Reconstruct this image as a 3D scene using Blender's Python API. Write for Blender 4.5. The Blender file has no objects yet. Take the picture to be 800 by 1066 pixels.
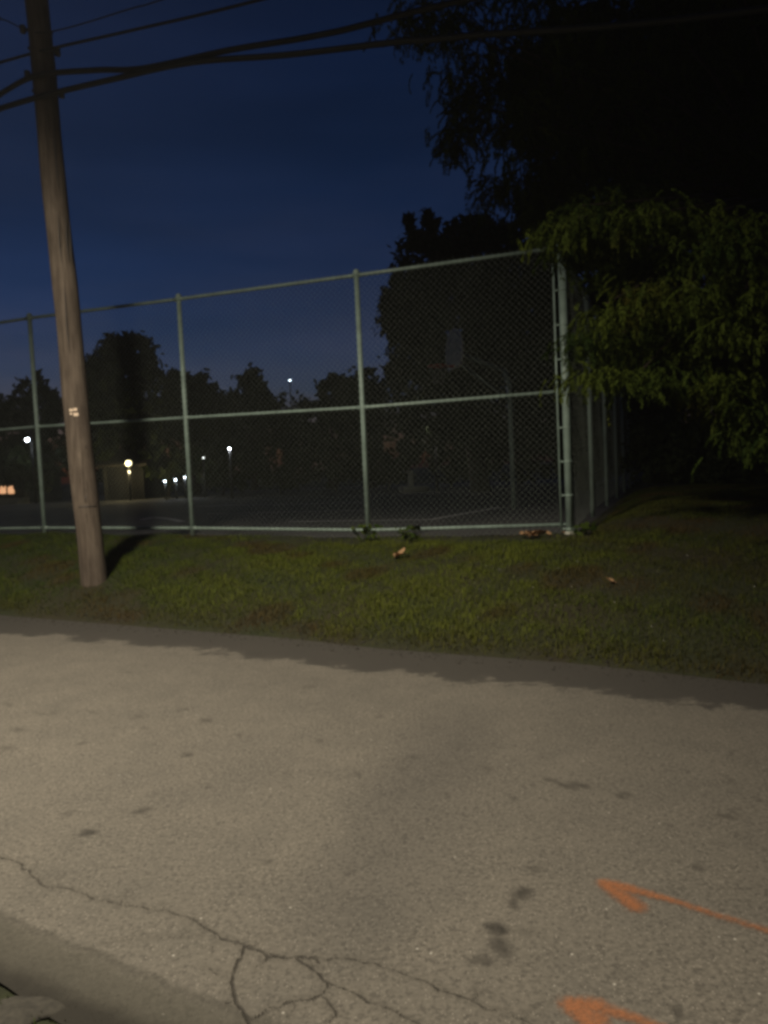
import bpy, math, random
import numpy as np
from mathutils import Vector

random.seed(7)
rng = np.random.default_rng(11)
SC = bpy.context.scene
COL = SC.collection
PI = math.pi

# ------------------------------------------------------------------ camera frame
F = 801.0
PITCH = math.radians(3.3)
ROLL = math.radians(2.6)
H = 1.6
fw = np.array([0, math.cos(PITCH), -math.sin(PITCH)])
u0 = np.array([0, math.sin(PITCH), math.cos(PITCH)])
r0 = np.array([1.0, 0, 0])
RV = math.cos(ROLL) * r0 - math.sin(ROLL) * u0
UV = math.sin(ROLL) * r0 + math.cos(ROLL) * u0


def at(x, y, Y):
    d = fw + (x - 400) / F * RV + (533 - y) / F * UV
    return np.array([0, 0, H]) + d * Y / d[1]


def on(x, y, z=0.0):
    d = fw + (x - 400) / F * RV + (533 - y) / F * UV
    return np.array([0, 0, H]) + d * (z - H) / d[2]


# ------------------------------------------------------------------ object helpers
def mesh_np(name, verts, faces, mat, parent=None, smooth=False, attrs=None):
    """verts (n,3), faces (m,k) all the same size, or list of lists"""
    me = bpy.data.meshes.new(name)
    verts = np.asarray(verts, dtype=np.float32)
    if isinstance(faces, np.ndarray):
        m, k = faces.shape
        me.vertices.add(len(verts))
        me.vertices.foreach_set('co', verts.ravel())
        me.loops.add(m * k)
        me.loops.foreach_set('vertex_index', faces.astype(np.int32).ravel())
        me.polygons.add(m)
        me.polygons.foreach_set('loop_start', np.arange(0, m * k, k, dtype=np.int32))
        me.polygons.foreach_set('loop_total', np.full(m, k, dtype=np.int32))
        me.update(calc_edges=True)
    else:
        me.from_pydata([tuple(map(float, v)) for v in verts], [], faces)
        me.update()
    if attrs:
        for an, av in attrs.items():
            a = me.attributes.new(an, 'FLOAT', 'POINT')
            a.data.foreach_set('value', np.asarray(av, dtype=np.float32))
    if smooth:
        me.polygons.foreach_set('use_smooth', np.ones(len(me.polygons), dtype=bool))
    me.validate()
    if mat:
        me.materials.append(mat)
    o = bpy.data.objects.new(name, me)
    COL.objects.link(o)
    if parent:
        o.parent = parent
        o.matrix_parent_inverse = parent.matrix_basis.inverted()
    return o


def tag(o, label=None, cat=None, group=None, kind=None):
    if label: o['label'] = label
    if cat: o['category'] = cat
    if group: o['group'] = group
    if kind: o['kind'] = kind
    return o


def empty(name, loc, label, cat, group=None):
    o = bpy.data.objects.new(name, None)
    o.empty_display_size = 0.1
    o.location = [float(c) for c in loc]
    COL.objects.link(o)
    return tag(o, label, cat, group)


class MB:
    def __init__(self):
        self.v = []
        self.f = []

    def add(self, vs, fs):
        n = len(self.v)
        self.v += [tuple(map(float, p)) for p in vs]
        self.f += [[i + n for i in f] for f in fs]

    def tube(self, pts, rad, n=10, cap=True):
        pts = [Vector(map(float, p)) for p in pts]
        if not hasattr(rad, '__len__'):
            rad = [rad] * len(pts)
        base = len(self.v)
        prev = None
        for i, p in enumerate(pts):
            t = (pts[min(i + 1, len(pts) - 1)] - pts[max(i - 1, 0)]).normalized()
            if prev is None:
                a = t.orthogonal().normalized()
            else:
                a = (prev - t * prev.dot(t)).normalized()
            prev = a
            b = t.cross(a)
            for k in range(n):
                an = 2 * PI * k / n
                self.v.append(tuple(p + (a * math.cos(an) + b * math.sin(an)) * rad[i]))
        for i in range(len(pts) - 1):
            for k in range(n):
                k2 = (k + 1) % n
                self.f.append([base + i * n + k, base + i * n + k2, base + (i + 1) * n + k2, base + (i + 1) * n + k])
        if cap:
            self.f.append([base + k for k in range(n)][::-1])
            self.f.append([base + (len(pts) - 1) * n + k for k in range(n)])

    def box(self, c, s, rz=0.0, bev=0.0):
        cx, cy, cz = c
        ca, sa = math.cos(rz), math.sin(rz)
        hx, hy, hz = s[0] / 2, s[1] / 2, s[2] / 2
        if bev <= 0:
            loc = [(x, y, z) for z in (-hz, hz) for (x, y) in ((-hx, -hy), (hx, -hy), (hx, hy), (-hx, hy))]
            fs = [[3, 2, 1, 0], [4, 5, 6, 7], [0, 1, 5, 4], [1, 2, 6, 5], [2, 3, 7, 6], [3, 0, 4, 7]]
        else:
            b = bev
            rings = []
            for z, i in ((-hz, b), (-hz + b, 0), (hz - b, 0), (hz, b)):
                x1, y1 = hx - i, hy - i
                rings.append([(-x1, -y1 + b, z), (-x1 + b, -y1, z), (x1 - b, -y1, z), (x1, -y1 + b, z),
                              (x1, y1 - b, z), (x1 - b, y1, z), (-x1 + b, y1, z), (-x1, y1 - b, z)])
            loc = [p for r in rings for p in r]
            fs = [list(range(7, -1, -1)), list(range(24, 32))]
            for r in range(3):
                for k in range(8):
                    k2 = (k + 1) % 8
                    fs.append([r * 8 + k, r * 8 + k2, (r + 1) * 8 + k2, (r + 1) * 8 + k])
        self.add([(cx + x * ca - y * sa, cy + x * sa + y * ca, cz + z) for x, y, z in loc], fs)

    def sphere(self, c, r, nu=12, nv=8, sz=1.0):
        vs = [(c[0], c[1], c[2] + r * sz)]
        for j in range(1, nv):
            th = PI * j / nv
            for i in range(nu):
                ph = 2 * PI * i / nu
                vs.append((c[0] + r * math.sin(th) * math.cos(ph), c[1] + r * math.sin(th) * math.sin(ph), c[2] + r * sz * math.cos(th)))
        vs.append((c[0], c[1], c[2] - r * sz))
        fs = [[0, 1 + i, 1 + (i + 1) % nu] for i in range(nu)]
        for j in range(nv - 2):
            for i in range(nu):
                a, b = 1 + j * nu + i, 1 + j * nu + (i + 1) % nu
                fs.append([a, a + nu, b + nu, b])
        e = len(vs) - 1
        s = 1 + (nv - 2) * nu
        fs += [[e, s + (i + 1) % nu, s + i] for i in range(nu)]
        self.add(vs, fs)

    def build(self, name, mat, parent=None, smooth=False):
        return mesh_np(name, self.v, self.f, mat, parent, smooth)


# ------------------------------------------------------------------ materials
def new_mat(name):
    m = bpy.data.materials.new(name)
    m.use_nodes = True
    nt = m.node_tree
    b = nt.nodes['Principled BSDF']
    return m, nt, b


def N(nt, t, **kw):
    n = nt.nodes.new(t)
    for k, v in kw.items():
        if k in ('operation', 'blend_type', 'data_type', 'attribute_name', 'feature', 'distance', 'noise_dimensions', 'interpolation_type', 'sky_type'):
            setattr(n, k, v)
    return n


def noise(nt, scale, detail=4, rough=0.55, vec=None):
    n = nt.nodes.new('ShaderNodeTexNoise')
    n.inputs['Scale'].default_value = scale
    n.inputs['Detail'].default_value = detail
    n.inputs['Roughness'].default_value = rough
    if vec is not None:
        nt.links.new(vec, n.inputs['Vector'])
    return n.outputs['Fac']


def coords(nt, scale=None):
    t = nt.nodes.new('ShaderNodeTexCoord').outputs['Object']
    if scale:
        m = nt.nodes.new('ShaderNodeMapping')
        m.inputs['Scale'].default_value = scale
        nt.links.new(t, m.inputs['Vector'])
        return m.outputs['Vector']
    return t


def ramp(nt, fac, stops):
    n = nt.nodes.new('ShaderNodeValToRGB')
    el = n.color_ramp.elements
    while len(el) < len(stops):
        el.new(0.5)
    for e, (p, c) in zip(el, stops):
        e.position = p
        e.color = (*c, 1) if hasattr(c, '__len__') else (c, c, c, 1)
    nt.links.new(fac, n.inputs['Fac'])
    return n.outputs['Color']


def mix(nt, fac, a, b, mode='MIX'):
    n = nt.nodes.new('ShaderNodeMix')
    n.data_type = 'RGBA'
    n.blend_type = mode
    for s, v in ((0, fac), (6, a), (7, b)):
        if isinstance(v, bpy.types.NodeSocket):
            nt.links.new(v, n.inputs[s])
        elif hasattr(v, '__len__'):
            n.inputs[s].default_value = (*v, 1)
        else:
            n.inputs[s].default_value = v
    return n.outputs[2]


def math_(nt, op, a, b=None, c=None, clamp=False):
    n = nt.nodes.new('ShaderNodeMath')
    n.operation = op
    n.use_clamp = clamp
    for i, v in enumerate((a, b, c)):
        if v is None: continue
        if isinstance(v, bpy.types.NodeSocket):
            nt.links.new(v, n.inputs[i])
        else:
            n.inputs[i].default_value = v
    return n.outputs[0]


def maprange(nt, v, a, b, c=0.0, d=1.0, smooth=True):
    n = nt.nodes.new('ShaderNodeMapRange')
    n.interpolation_type = 'SMOOTHSTEP' if smooth else 'LINEAR'
    nt.links.new(v, n.inputs['Value'])
    for k, x in (('From Min', a), ('From Max', b), ('To Min', c), ('To Max', d)):
        if isinstance(x, bpy.types.NodeSocket):
            nt.links.new(x, n.inputs[k])
        else:
            n.inputs[k].default_value = x
    return n.outputs[0]


def attr(nt, name):
    n = nt.nodes.new('ShaderNodeAttribute')
    n.attribute_name = name
    return n.outputs['Fac']


def bump(nt, b, h, strength=0.5, dist=0.01):
    n = nt.nodes.new('ShaderNodeBump')
    n.inputs['Strength'].default_value = strength
    n.inputs['Distance'].default_value = dist
    nt.links.new(h, n.inputs['Height'])
    nt.links.new(n.outputs['Normal'], b.inputs['Normal'])


def simple_mat(name, col, rough=0.6, metal=0.0, var=0.25, scale=8.0, spec=0.5):
    m, nt, b = new_mat(name)
    f = noise(nt, scale, 5, 0.6, coords(nt))
    c = ramp(nt, f, [(0.3, [x * (1 - var) for x in col]), (0.7, [min(1, x * (1 + var)) for x in col])])
    nt.links.new(c, b.inputs['Base Color'])
    b.inputs['Roughness'].default_value = rough
    b.inputs['Metallic'].default_value = metal
    b.inputs['Specular IOR Level'].default_value = spec
    return m


def emit_mat(name, col, strength):
    m, nt, b = new_mat(name)
    b.inputs['Base Color'].default_value = (0.8, 0.8, 0.8, 1)
    b.inputs['Emission Color'].default_value = (*col, 1)
    b.inputs['Emission Strength'].default_value = strength
    return m


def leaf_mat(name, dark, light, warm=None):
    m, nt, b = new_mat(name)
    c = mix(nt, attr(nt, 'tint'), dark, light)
    if warm is not None:
        f = ramp(nt, noise(nt, 1.3, 2, 0.5, coords(nt)), [(0.58, 0.0), (0.80, 0.7)])
        c = mix(nt, f, c, warm)
    nt.links.new(c, b.inputs['Base Color'])
    b.inputs['Roughness'].default_value = 0.75
    b.inputs['Specular IOR Level'].default_value = 0.12
    return m


# asphalt --------------------------------------------------------------
def make_asphalt():
    m, nt, b = new_mat('asphalt')
    co = coords(nt)
    big = noise(nt, 0.55, 4, 0.6, co)
    mid = noise(nt, 3.2, 5, 0.6, co)
    fine = noise(nt, 55, 6, 0.72, co)
    vor = nt.nodes.new('ShaderNodeTexVoronoi')
    vor.inputs['Scale'].default_value = 95
    nt.links.new(co, vor.inputs['Vector'])
    base = ramp(nt, big, [(0.3, (0.115, 0.106, 0.091)), (0.7, (0.143, 0.131, 0.111))])
    base = mix(nt, 0.75, base, ramp(nt, mid, [(0.25, (0.82, 0.83, 0.83)), (0.75, (1.12, 1.11, 1.09))]), 'MULTIPLY')
    base = mix(nt, maprange(nt, noise(nt, 1.9, 4, .6, co), .35, .65, .55, 1.0), base, ramp(nt, fine, [(0.25, 0.36), (0.5, 0.95), (0.75, 1.60)]), 'MULTIPLY')
    # pale aggregate stones worn to the surface
    sepc = nt.nodes.new('ShaderNodeSeparateColor')
    nt.links.new(vor.outputs['Color'], sepc.inputs['Color'])
    pick = math_(nt, 'GREATER_THAN', sepc.outputs[0], 0.80)
    core = maprange(nt, vor.outputs['Distance'], 0.18, 0.42, 1.0, 0.0)
    stone = math_(nt, 'MULTIPLY', pick, core)
    base = mix(nt, math_(nt, 'MULTIPLY', stone, 0.75), base, (0.31, 0.285, 0.245))
    pick2 = math_(nt, 'LESS_THAN', sepc.outputs[1], 0.16)
    base = mix(nt, math_(nt, 'MULTIPLY', pick2, 0.5), base, (0.05, 0.046, 0.04))
    v2 = nt.nodes.new('ShaderNodeTexVoronoi')
    v2.inputs['Scale'].default_value = 22
    nt.links.new(co, v2.inputs['Vector'])
    s2 = nt.nodes.new('ShaderNodeSeparateColor')
    nt.links.new(v2.outputs['Color'], s2.inputs['Color'])
    glint = math_(nt, 'MULTIPLY', math_(nt, 'GREATER_THAN', s2.outputs[0], 0.93), maprange(nt, v2.outputs['Distance'], 0.05, 0.13, 1.0, 0.0))
    base = mix(nt, math_(nt, 'MULTIPLY', glint, 0.8), base, (0.50, 0.48, 0.43))
    # damp / dirty strip along the verge
    wob = noise(nt, 1.6, 5, 0.65, co)
    dn = math_(nt, 'ADD', attr(nt, 'verge'), math_(nt, 'MULTIPLY', math_(nt, 'SUBTRACT', wob, 0.5), 0.9))
    dn = math_(nt, 'ADD', dn, math_(nt, 'MULTIPLY', math_(nt, 'SUBTRACT', noise(nt, 7, 6, 0.75, coords(nt, (.7, 1.6, 1))), 0.5), 0.8))
    strip = maprange(nt, dn, 0.66, 0.78, 1.0, 0.0)
    base = mix(nt, math_(nt, 'MULTIPLY', strip, 0.86), base, mix(nt, fine, (0.022, 0.021, 0.019), (0.054, 0.050, 0.044)))
    # older darker shoulder at the near kerb
    sh = math_(nt, 'ADD', attr(nt, 'shoulder'), math_(nt, 'MULTIPLY', math_(nt, 'SUBTRACT', noise(nt, 9, 4, 0.6, co), 0.5), 0.10))
    base = mix(nt, maprange(nt, sh, -0.03, 0.05, 0.0, 0.70), base, mix(nt, fine, (0.028, 0.027, 0.020), (0.082, 0.077, 0.060)))
    base = mix(nt, maprange(nt, math_(nt, 'ABSOLUTE', math_(nt, 'SUBTRACT', sh, 0.0)), 0.0, 0.03, 0.4, 0.0), base, (0.03, 0.028, 0.022))
    base = mix(nt, attr(nt, 'shade_band'), base, mix(nt, 1.0, base, (0.80, 0.805, 0.82), 'MULTIPLY'))  # soft diagonal shadow band, painted into the asphalt colour
    base = mix(nt, maprange(nt, sh, 0.0, 0.30, 0.0, 0.80), base, (0.026, 0.024, 0.017))
    base = mix(nt, maprange(nt, math_(nt, 'ADD', attr(nt, 'kerb'), math_(nt, 'MULTIPLY', math_(nt, 'SUBTRACT', noise(nt, 11, 5, .65, co), 0.5), 0.10)), 0.02, 0.12, 0.9, 0.0), base, (0.016, 0.014, 0.010))
    # stains
    stn = math_(nt, 'MULTIPLY', attr(nt, 'stain'), math_(nt, 'ADD', 0.55, math_(nt, 'MULTIPLY', noise(nt, 30, 4, 0.6, co), 0.9)), clamp=True)
    base = mix(nt, stn, base, (0.022, 0.020, 0.017))
    # cracks
    wid = math_(nt, 'ADD', attr(nt, 'crack'), math_(nt, 'MULTIPLY', math_(nt, 'SUBTRACT', noise(nt, 26, 4, 0.65, co), 0.5), 0.018))
    ck = maprange(nt, wid, 0.000, 0.0075, 1.0, 0.0)
    halo = maprange(nt, wid, 0.0, 0.04, 0.22, 0.0)
    base = mix(nt, halo, base, (0.05, 0.045, 0.036))
    base = mix(nt, math_(nt, 'MULTIPLY', ck, 0.68), base, (0.014, 0.012, 0.010))
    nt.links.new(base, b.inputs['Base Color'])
    b.inputs['Roughness'].default_value = 0.82
    b.inputs['Specular IOR Level'].default_value = 0.35
    hgt = math_(nt, 'ADD', math_(nt, 'MULTIPLY', fine, 0.9), math_(nt, 'ADD', stone, math_(nt, 'MULTIPLY', ck, -3.0)))
    bump(nt, b, hgt, 0.6, 0.006)
    return m


def make_soil():
    m, nt, b = new_mat('soil')
    co = coords(nt)
    f = noise(nt, 1.1, 5, 0.6, co)
    g = noise(nt, 26, 6, 0.7, co)
    c = ramp(nt, f, [(0.35, (0.024, 0.020, 0.008)), (0.55, (0.020, 0.023, 0.006)), (0.75, (0.015, 0.023, 0.005))])
    c = mix(nt, 0.9, c, ramp(nt, g, [(0.25, 0.5), (0.75, 1.4)]), 'MULTIPLY')
    nt.links.new(c, b.inputs['Base Color'])
    b.inputs['Roughness'].default_value = 0.95
    bump(nt, b, g, 0.8, 0.02)
    return m


def make_wood():
    m, nt, b = new_mat('weathered_wood')
    co = coords(nt, (14, 14, 0.7))
    f = noise(nt, 1.6, 6, 0.65, co)
    g = noise(nt, 1.1, 4, 0.6, coords(nt, (3, 3, 1.4)))
    fi = noise(nt, 5.0, 6, 0.7, coords(nt, (16, 16, 0.45)))
    c = ramp(nt, f, [(0.25, (0.066, 0.054, 0.044)), (0.5, (0.120, 0.099, 0.081)), (0.75, (0.190, 0.162, 0.134))])
    c = mix(nt, 0.8, c, ramp(nt, g, [(0.3, (0.58, 0.54, 0.52)), (0.7, (1.18, 1.14, 1.08))]), 'MULTIPLY')
    c = mix(nt, ramp(nt, fi, [(0.56, 0.0), (0.66, 0.75)]), c, (0.035, 0.024, 0.017))
    nt.links.new(c, b.inputs['Base Color'])
    b.inputs['Roughness'].default_value = 0.85
    b.inputs['Specular IOR Level'].default_value = 0.25
    bump(nt, b, math_(nt, 'SUBTRACT', f, ramp(nt, fi, [(0.56, 0.0), (0.66, 1.0)])), 0.7, 0.012)
    return m


ASPH = make_asphalt()
SOIL = make_soil()
WOOD = make_wood()
GALV = simple_mat('galvanised_steel', (0.27, 0.365, 0.325), 0.5, 0.0, 0.22, 5.0)
WIRE = simple_mat('galvanised_wire', (0.225, 0.265, 0.225), 0.55, 0.0, 0.18, 3.0)
CABLE = simple_mat('black_cable', (0.012, 0.013, 0.015), 0.6)
DARKMETAL = simple_mat('dark_metal', (0.03, 0.03, 0.032), 0.5)
BARK = simple_mat('bark', (0.045, 0.034, 0.024), 0.9, 0, 0.5, 14)
GRASSM = leaf_mat('grass_blades', (0.018, 0.038, 0.005), (0.108, 0.128, 0.016))
_nt = GRASSM.node_tree
_b = _nt.nodes['Principled BSDF']
_src = _b.inputs['Base Color'].links[0].from_socket
_nt.links.new(mix(_nt, attr(_nt, 'dry'), _src, (0.062, 0.044, 0.014)), _b.inputs['Base Color'])
LEAF_NEAR = leaf_mat('drooping_leaves', (0.018, 0.037, 0.005), (0.066, 0.090, 0.010), (0.100, 0.090, 0.012))
LEAF_FAR = leaf_mat('dark_leaves', (0.028, 0.042, 0.016), (0.060, 0.078, 0.030))
LEAF_DRY = simple_mat('dry_leaf', (0.33, 0.20, 0.10), 0.75, 0, 0.4, 20)
COURT = simple_mat('court_asphalt', (0.105, 0.105, 0.105), 0.85, 0, 0.25, 0.8)
WHITE = simple_mat('white_paint', (0.55, 0.55, 0.53), 0.6, 0, 0.15, 3)
PALE = simple_mat('pale_concrete', (0.42, 0.42, 0.36), 0.8, 0, 0.2, 6)
RED = simple_mat('red_rim_paint', (0.55, 0.08, 0.05), 0.45, 0, 0.15, 10)
GREYWALL = simple_mat('grey_siding', (0.16, 0.16, 0.15), 0.85, 0, 0.15, 2)
SLAB = simple_mat('old_asphalt', (0.036, 0.033, 0.026), .9, 0, .45, 40)
DARKWALL = simple_mat('dark_siding', (0.055, 0.055, 0.052), 0.9, 0, 0.3, 2)
BOARD = simple_mat('dulled_white_board', (0.26, 0.26, 0.25), 0.6, 0, 0.2, 3)
ROOFM = simple_mat('roof_shingles', (0.06, 0.055, 0.05), 0.9, 0, 0.3, 4)

# ------------------------------------------------------------------ terrain
EDGE = np.array([on(x, y)[:2] for x, y in ((0, 640), (150, 652), (300, 664), (400, 675), (600, 690), (800, 712))])
ex = np.concatenate([[EDGE[0, 0] - 60], EDGE[:, 0], [EDGE[-1, 0] + 60]])
ey = np.concatenate([[EDGE[0, 1] + 60 * 0.50], EDGE[:, 1], [EDGE[-1, 1] - 60 * 0.62]])
RC = math.cos(math.atan(0.56))


def y_edge(x):
    return np.interp(x, ex, ey)


def d_edge(x, y):
    return (y - y_edge(x)) * RC


CORNER = at(594, 556, 9.9)
POSTS = []   # (base, top) along the front, right to left
for b, t, Y in (((594, 556), (583, 256), 9.9), ((384, 561), (368, 283), 10.95), ((201, 558), (185, 308), 12.05), ((47, 557), (32, 328), 13.2)):
    B, T = at(*b, Y), at(*t, Y)
    T = np.array([B[0], B[1], T[2]]) if b[0] != 594 else np.array([B[0], B[1], T[2] + 0.03])
    POSTS.append((B, T))
stp = (POSTS[3][0] - POSTS[1][0]) / 2
for k in range(1, 6):
    B = POSTS[3][0] + stp * k
    B[2] = POSTS[3][0][2]
    POSTS.append((B, B + np.array([0, 0, 3.73])))
FDIR = np.array([POSTS[3][0][0] - CORNER[0], POSTS[3][0][1] - CORNER[1]])
FDIR /= np.linalg.norm(FDIR)          # along the fence to the left
FNRM = np.array([FDIR[1], -FDIR[0]])   # away from the road
if FNRM[1] < 0: FNRM = -FNRM
fxs = np.array([p[0][0] for p in POSTS][::-1])
fys = np.array([p[0][1] for p in POSTS][::-1])
fzs = np.array([p[0][2] for p in POSTS][::-1])
ZC = 0.50


def smooth(t):
    t = np.clip(t, 0, 1)
    return t * t * (3 - 2 * t)


def fsum(x, y, s):
    return (np.sin(x * s + 1.3) * np.cos(y * s * 1.13 + 0.4) + 0.6 * np.sin(x * s * 2.3 + y * s * 1.7) + 0.4 * np.cos(y * s * 3.7 - x * s * 2.9 + 2)) / 2.0


def ground_z(x, y):
    x = np.asarray(x, float)
    y = np.asarray(y, float)
    d = d_edge(x, y)
    yf = np.interp(x, fxs, fys, left=fys[0], right=fys[-1])
    yf = np.where(x < fxs[0], fys[0] + (fxs[0] - x) * 0.38, yf)
    zf = np.interp(x, fxs, fzs)
    df = np.maximum((yf - y_edge(x)) * RC, 2.5)
    t = np.clip(d / df, 0, 1)
    prof = 0.03 + (zf - 0.03) * (1 - (1 - t) ** 1.75)
    prof = prof + np.where(d > 0.2, 0.022 * fsum(x, y, 2.1) + 0.010 * fsum(x, y, 6.0), 0)
    # mound to the right of the fence corner
    md = smooth((x - 2.35 - 0.35 * np.maximum(y - 9.9, 0)) / 1.2) * smooth((d - 2.0) / 4.0)
    prof = prof + 0.27 * md
    # court level behind the fence
    w = (x - CORNER[0]) * FNRM[0] + (y - CORNER[1]) * FNRM[1]
    u = (x - CORNER[0]) * FDIR[0] + (y - CORNER[1]) * FDIR[1]
    cm = smooth((w - 0.15) / 0.5) * smooth((u + 0.1) / 0.25)
    z = prof * (1 - cm) + ZC * cm
    # falls under the road; rises again on the near side
    e = smooth((d + 0.12) / 0.18)
    z = z * e + (-0.045) * (1 - e)
    near = smooth((-d - 4.33) / 0.20)
    z = z + near * (0.038 + 0.006 * fsum(x, y, 5.0))
    far = smooth((np.hypot(x, y) - 60) / 60)
    return z * (1 - far) + 0.5 * far * (1 - smooth((4.4 + d) / 5) * smooth(-d / 5))


def axis(lo, hi, step, far, gr=1.18):
    a = list(np.arange(lo, hi + 1e-6, step))
    s = step
    v = hi
    while v < far:
        s *= gr
        v += s
        a.append(v)
    s = step
    v = lo
    while v > -far:
        s *= gr
        v -= s
        a.insert(0, v)
    return np.array(a)


def grid_mesh(name, xs, ys, zfun, mat, parent=None, attrs=None):
    X, Y = np.meshgrid(xs, ys)
    Z = zfun(X, Y)
    V = np.stack([X, Y, Z], -1).reshape(-1, 3)
    nx, ny = len(xs), len(ys)
    i = (np.arange(ny - 1)[:, None] * nx + np.arange(nx - 1)[None, :]).ravel()
    Fq = np.stack([i, i + 1, i + 1 + nx, i + nx], -1)
    at_ = attrs(X.ravel(), Y.ravel()) if attrs else None
    return mesh_np(name, V, Fq, mat, parent, True, at_)


tag(grid_mesh('ground', axis(-12, 9, 0.11, 420), axis(-0.5, 16, 0.09, 420), ground_z, SOIL), kind='structure')

# ------------------------------------------------------------------ road
CRACKS = [
    ([(-30, 884), (0, 892), (20, 898), (32, 910), (45, 922), (75, 926), (105, 937), (150, 944), (195, 954), (215, 966), (230, 977), (255, 984), (275, 992),
      (290, 996), (330, 997), (370, 999), (400, 1007), (425, 1016), (450, 1025), (470, 1034), (500, 1046), (530, 1055), (560, 1070)], 0.0005),
    ([(230, 977), (255, 984), (275, 992), (290, 996), (330, 997)], -0.0025),
    ([(255, 984), (253, 994), (247, 1005), (242, 1022), (245, 1036), (246, 1044), (258, 1060), (265, 1075)], -0.0025),
    ([(310, 999), (322, 1006), (333, 1014), (343, 1024), (338, 1034), (325, 1041), (300, 1044), (280, 1049), (262, 1062)], -0.0015),
    ([(343, 1024), (358, 1029), (370, 1034), (384, 1044), (400, 1048), (420, 1058), (440, 1068)], 0.0),
    ([(333, 1036), (345, 1046), (352, 1056), (340, 1070)], 0.0005),
    ([(214, 966), (210, 974), (180, 976), (140, 977), (118, 980), (90, 988)], 0.003),
    ([(215, 1006), (225, 1014), (240, 1018)], 0.002),
    ([(555, 812), (575, 815), (600, 819), (625, 822)], 0.012),
    ([(640, 826), (660, 829), (680, 832)], 0.013),
    ([(745, 848), (775, 852)], 0.013),
    ([(340, 765), (400, 788), (440, 795), (500, 800)], 0.018),
    ([(500, 845), (560, 850), (640, 862)], 0.019),
]
SEGS = []
for pts, extra in CRACKS:
    g = [on(*p)[:2] for p in pts]
    # break the straight runs into jagged ones
    q = [g[0]]
    for a, b in zip(g[:-1], g[1:]):
        L = np.linalg.norm(b - a)
        n = max(1, int(L / 0.028))
        nr = np.array([-(b - a)[1], (b - a)[0]]) / max(L, 1e-6)
        for k in range(1, n + 1):
            p = a + (b - a) * k / n
            if k < n: p = p + nr * rng.normal(0, 0.0065)
            q.append(p)
    for a, b in zip(q[:-1], q[1:]):
        SEGS.append((a, b, extra + .0012))
    if extra < .004:
        for p in q[2::5]:
            an = rng.uniform(0, 2 * PI)
            e = p.copy()
            for k in range(rng.integers(1, 5)):
                f = e + np.array([math.cos(an), math.sin(an)]) * .03
                an += rng.normal(0, .5)
                SEGS.append((e, f, extra + .003 + .0012 * k))
                e = f
STAINS = [(517, 967, 12, 8, .9), (522, 985, 12, 14, .65), (503, 1000, 14, 7, .5), (545, 930, 12, 7, .75), (535, 940, 6, 8, .6), (556, 905, 10, 4, .35),
          (545, 970, 14, 5, .3), (91, 867, 9, 3.5, .8), (148, 844, 9, 3.5, .6), (72, 846, 6, 2.5, .4), (278, 897, 6, 3, .5), (367, 908, 6, 3, .35),
          (195, 786, 6, 2.5, .55), (85, 774, 5, 2, .5), (5, 779, 7, 2.5, .45), (18, 760, 6, 2, .4), (600, 818, 18, 3, .75), (575, 812, 10, 2, .55),
          (650, 828, 10, 3, .6), (760, 849, 14, 2.5, .55), (508, 801, 6, 2.5, .5), (760, 814, 6, 2.5, .4), (727, 903, 7, 4, .5), (704, 1053, 6, 7, .6),
          (145, 746, 7, 2, .45), (215, 750, 7, 2.5, .55), (250, 765, 4, 2, .4), (151, 758, 5, 2, .4), (50, 743, 9, 1.5, .4), (12, 733, 5, 1.5, .4), (4, 785, 6, 2, .4),
          (395, 746, 5, 2, .35), (374, 806, 5, 2, .4), (430, 788, 5, 1.8, .35), (464, 828, 5, 2, .4), (334, 771, 6, 2, .45), (533, 830, 5, 2, .35), (696, 861, 7, 2.5, .4),
          (217, 820, 4, 2, .35), (298, 805, 4, 2, .3), (650, 700, 14, 1.5, .0), (790, 833, 6, 2.5, .4), (420, 800, 5, 2, .3), (130, 700, 5, 1.5, .3),
          (190, 739, 6, 1.6, .4), (66, 740, 6, 1.4, .35), (100, 741, 8, 1.4, .3), (730, 1030, 5, 5, .3), (320, 715, 9, 2, .3)]
SG = []
for x, y, rx, ry, s in STAINS:
    c = on(x, y)[:2]
    SG.append((c, np.linalg.norm(on(x + rx, y)[:2] - c), np.linalg.norm(on(x, y + ry)[:2] - c), s))
NE0, NE1 = on(0, 1034)[:2], on(78, 1066)[:2]    # near edge of the carriageway
SH0, SH1 = on(0, 952)[:2], on(245, 1054)[:2]    # darker shoulder begins here


def side(p0, p1, x, y):
    t = (p1 - p0) / np.linalg.norm(p1 - p0)
    return (x - p0[0]) * t[1] - (y - p0[1]) * t[0]


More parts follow.
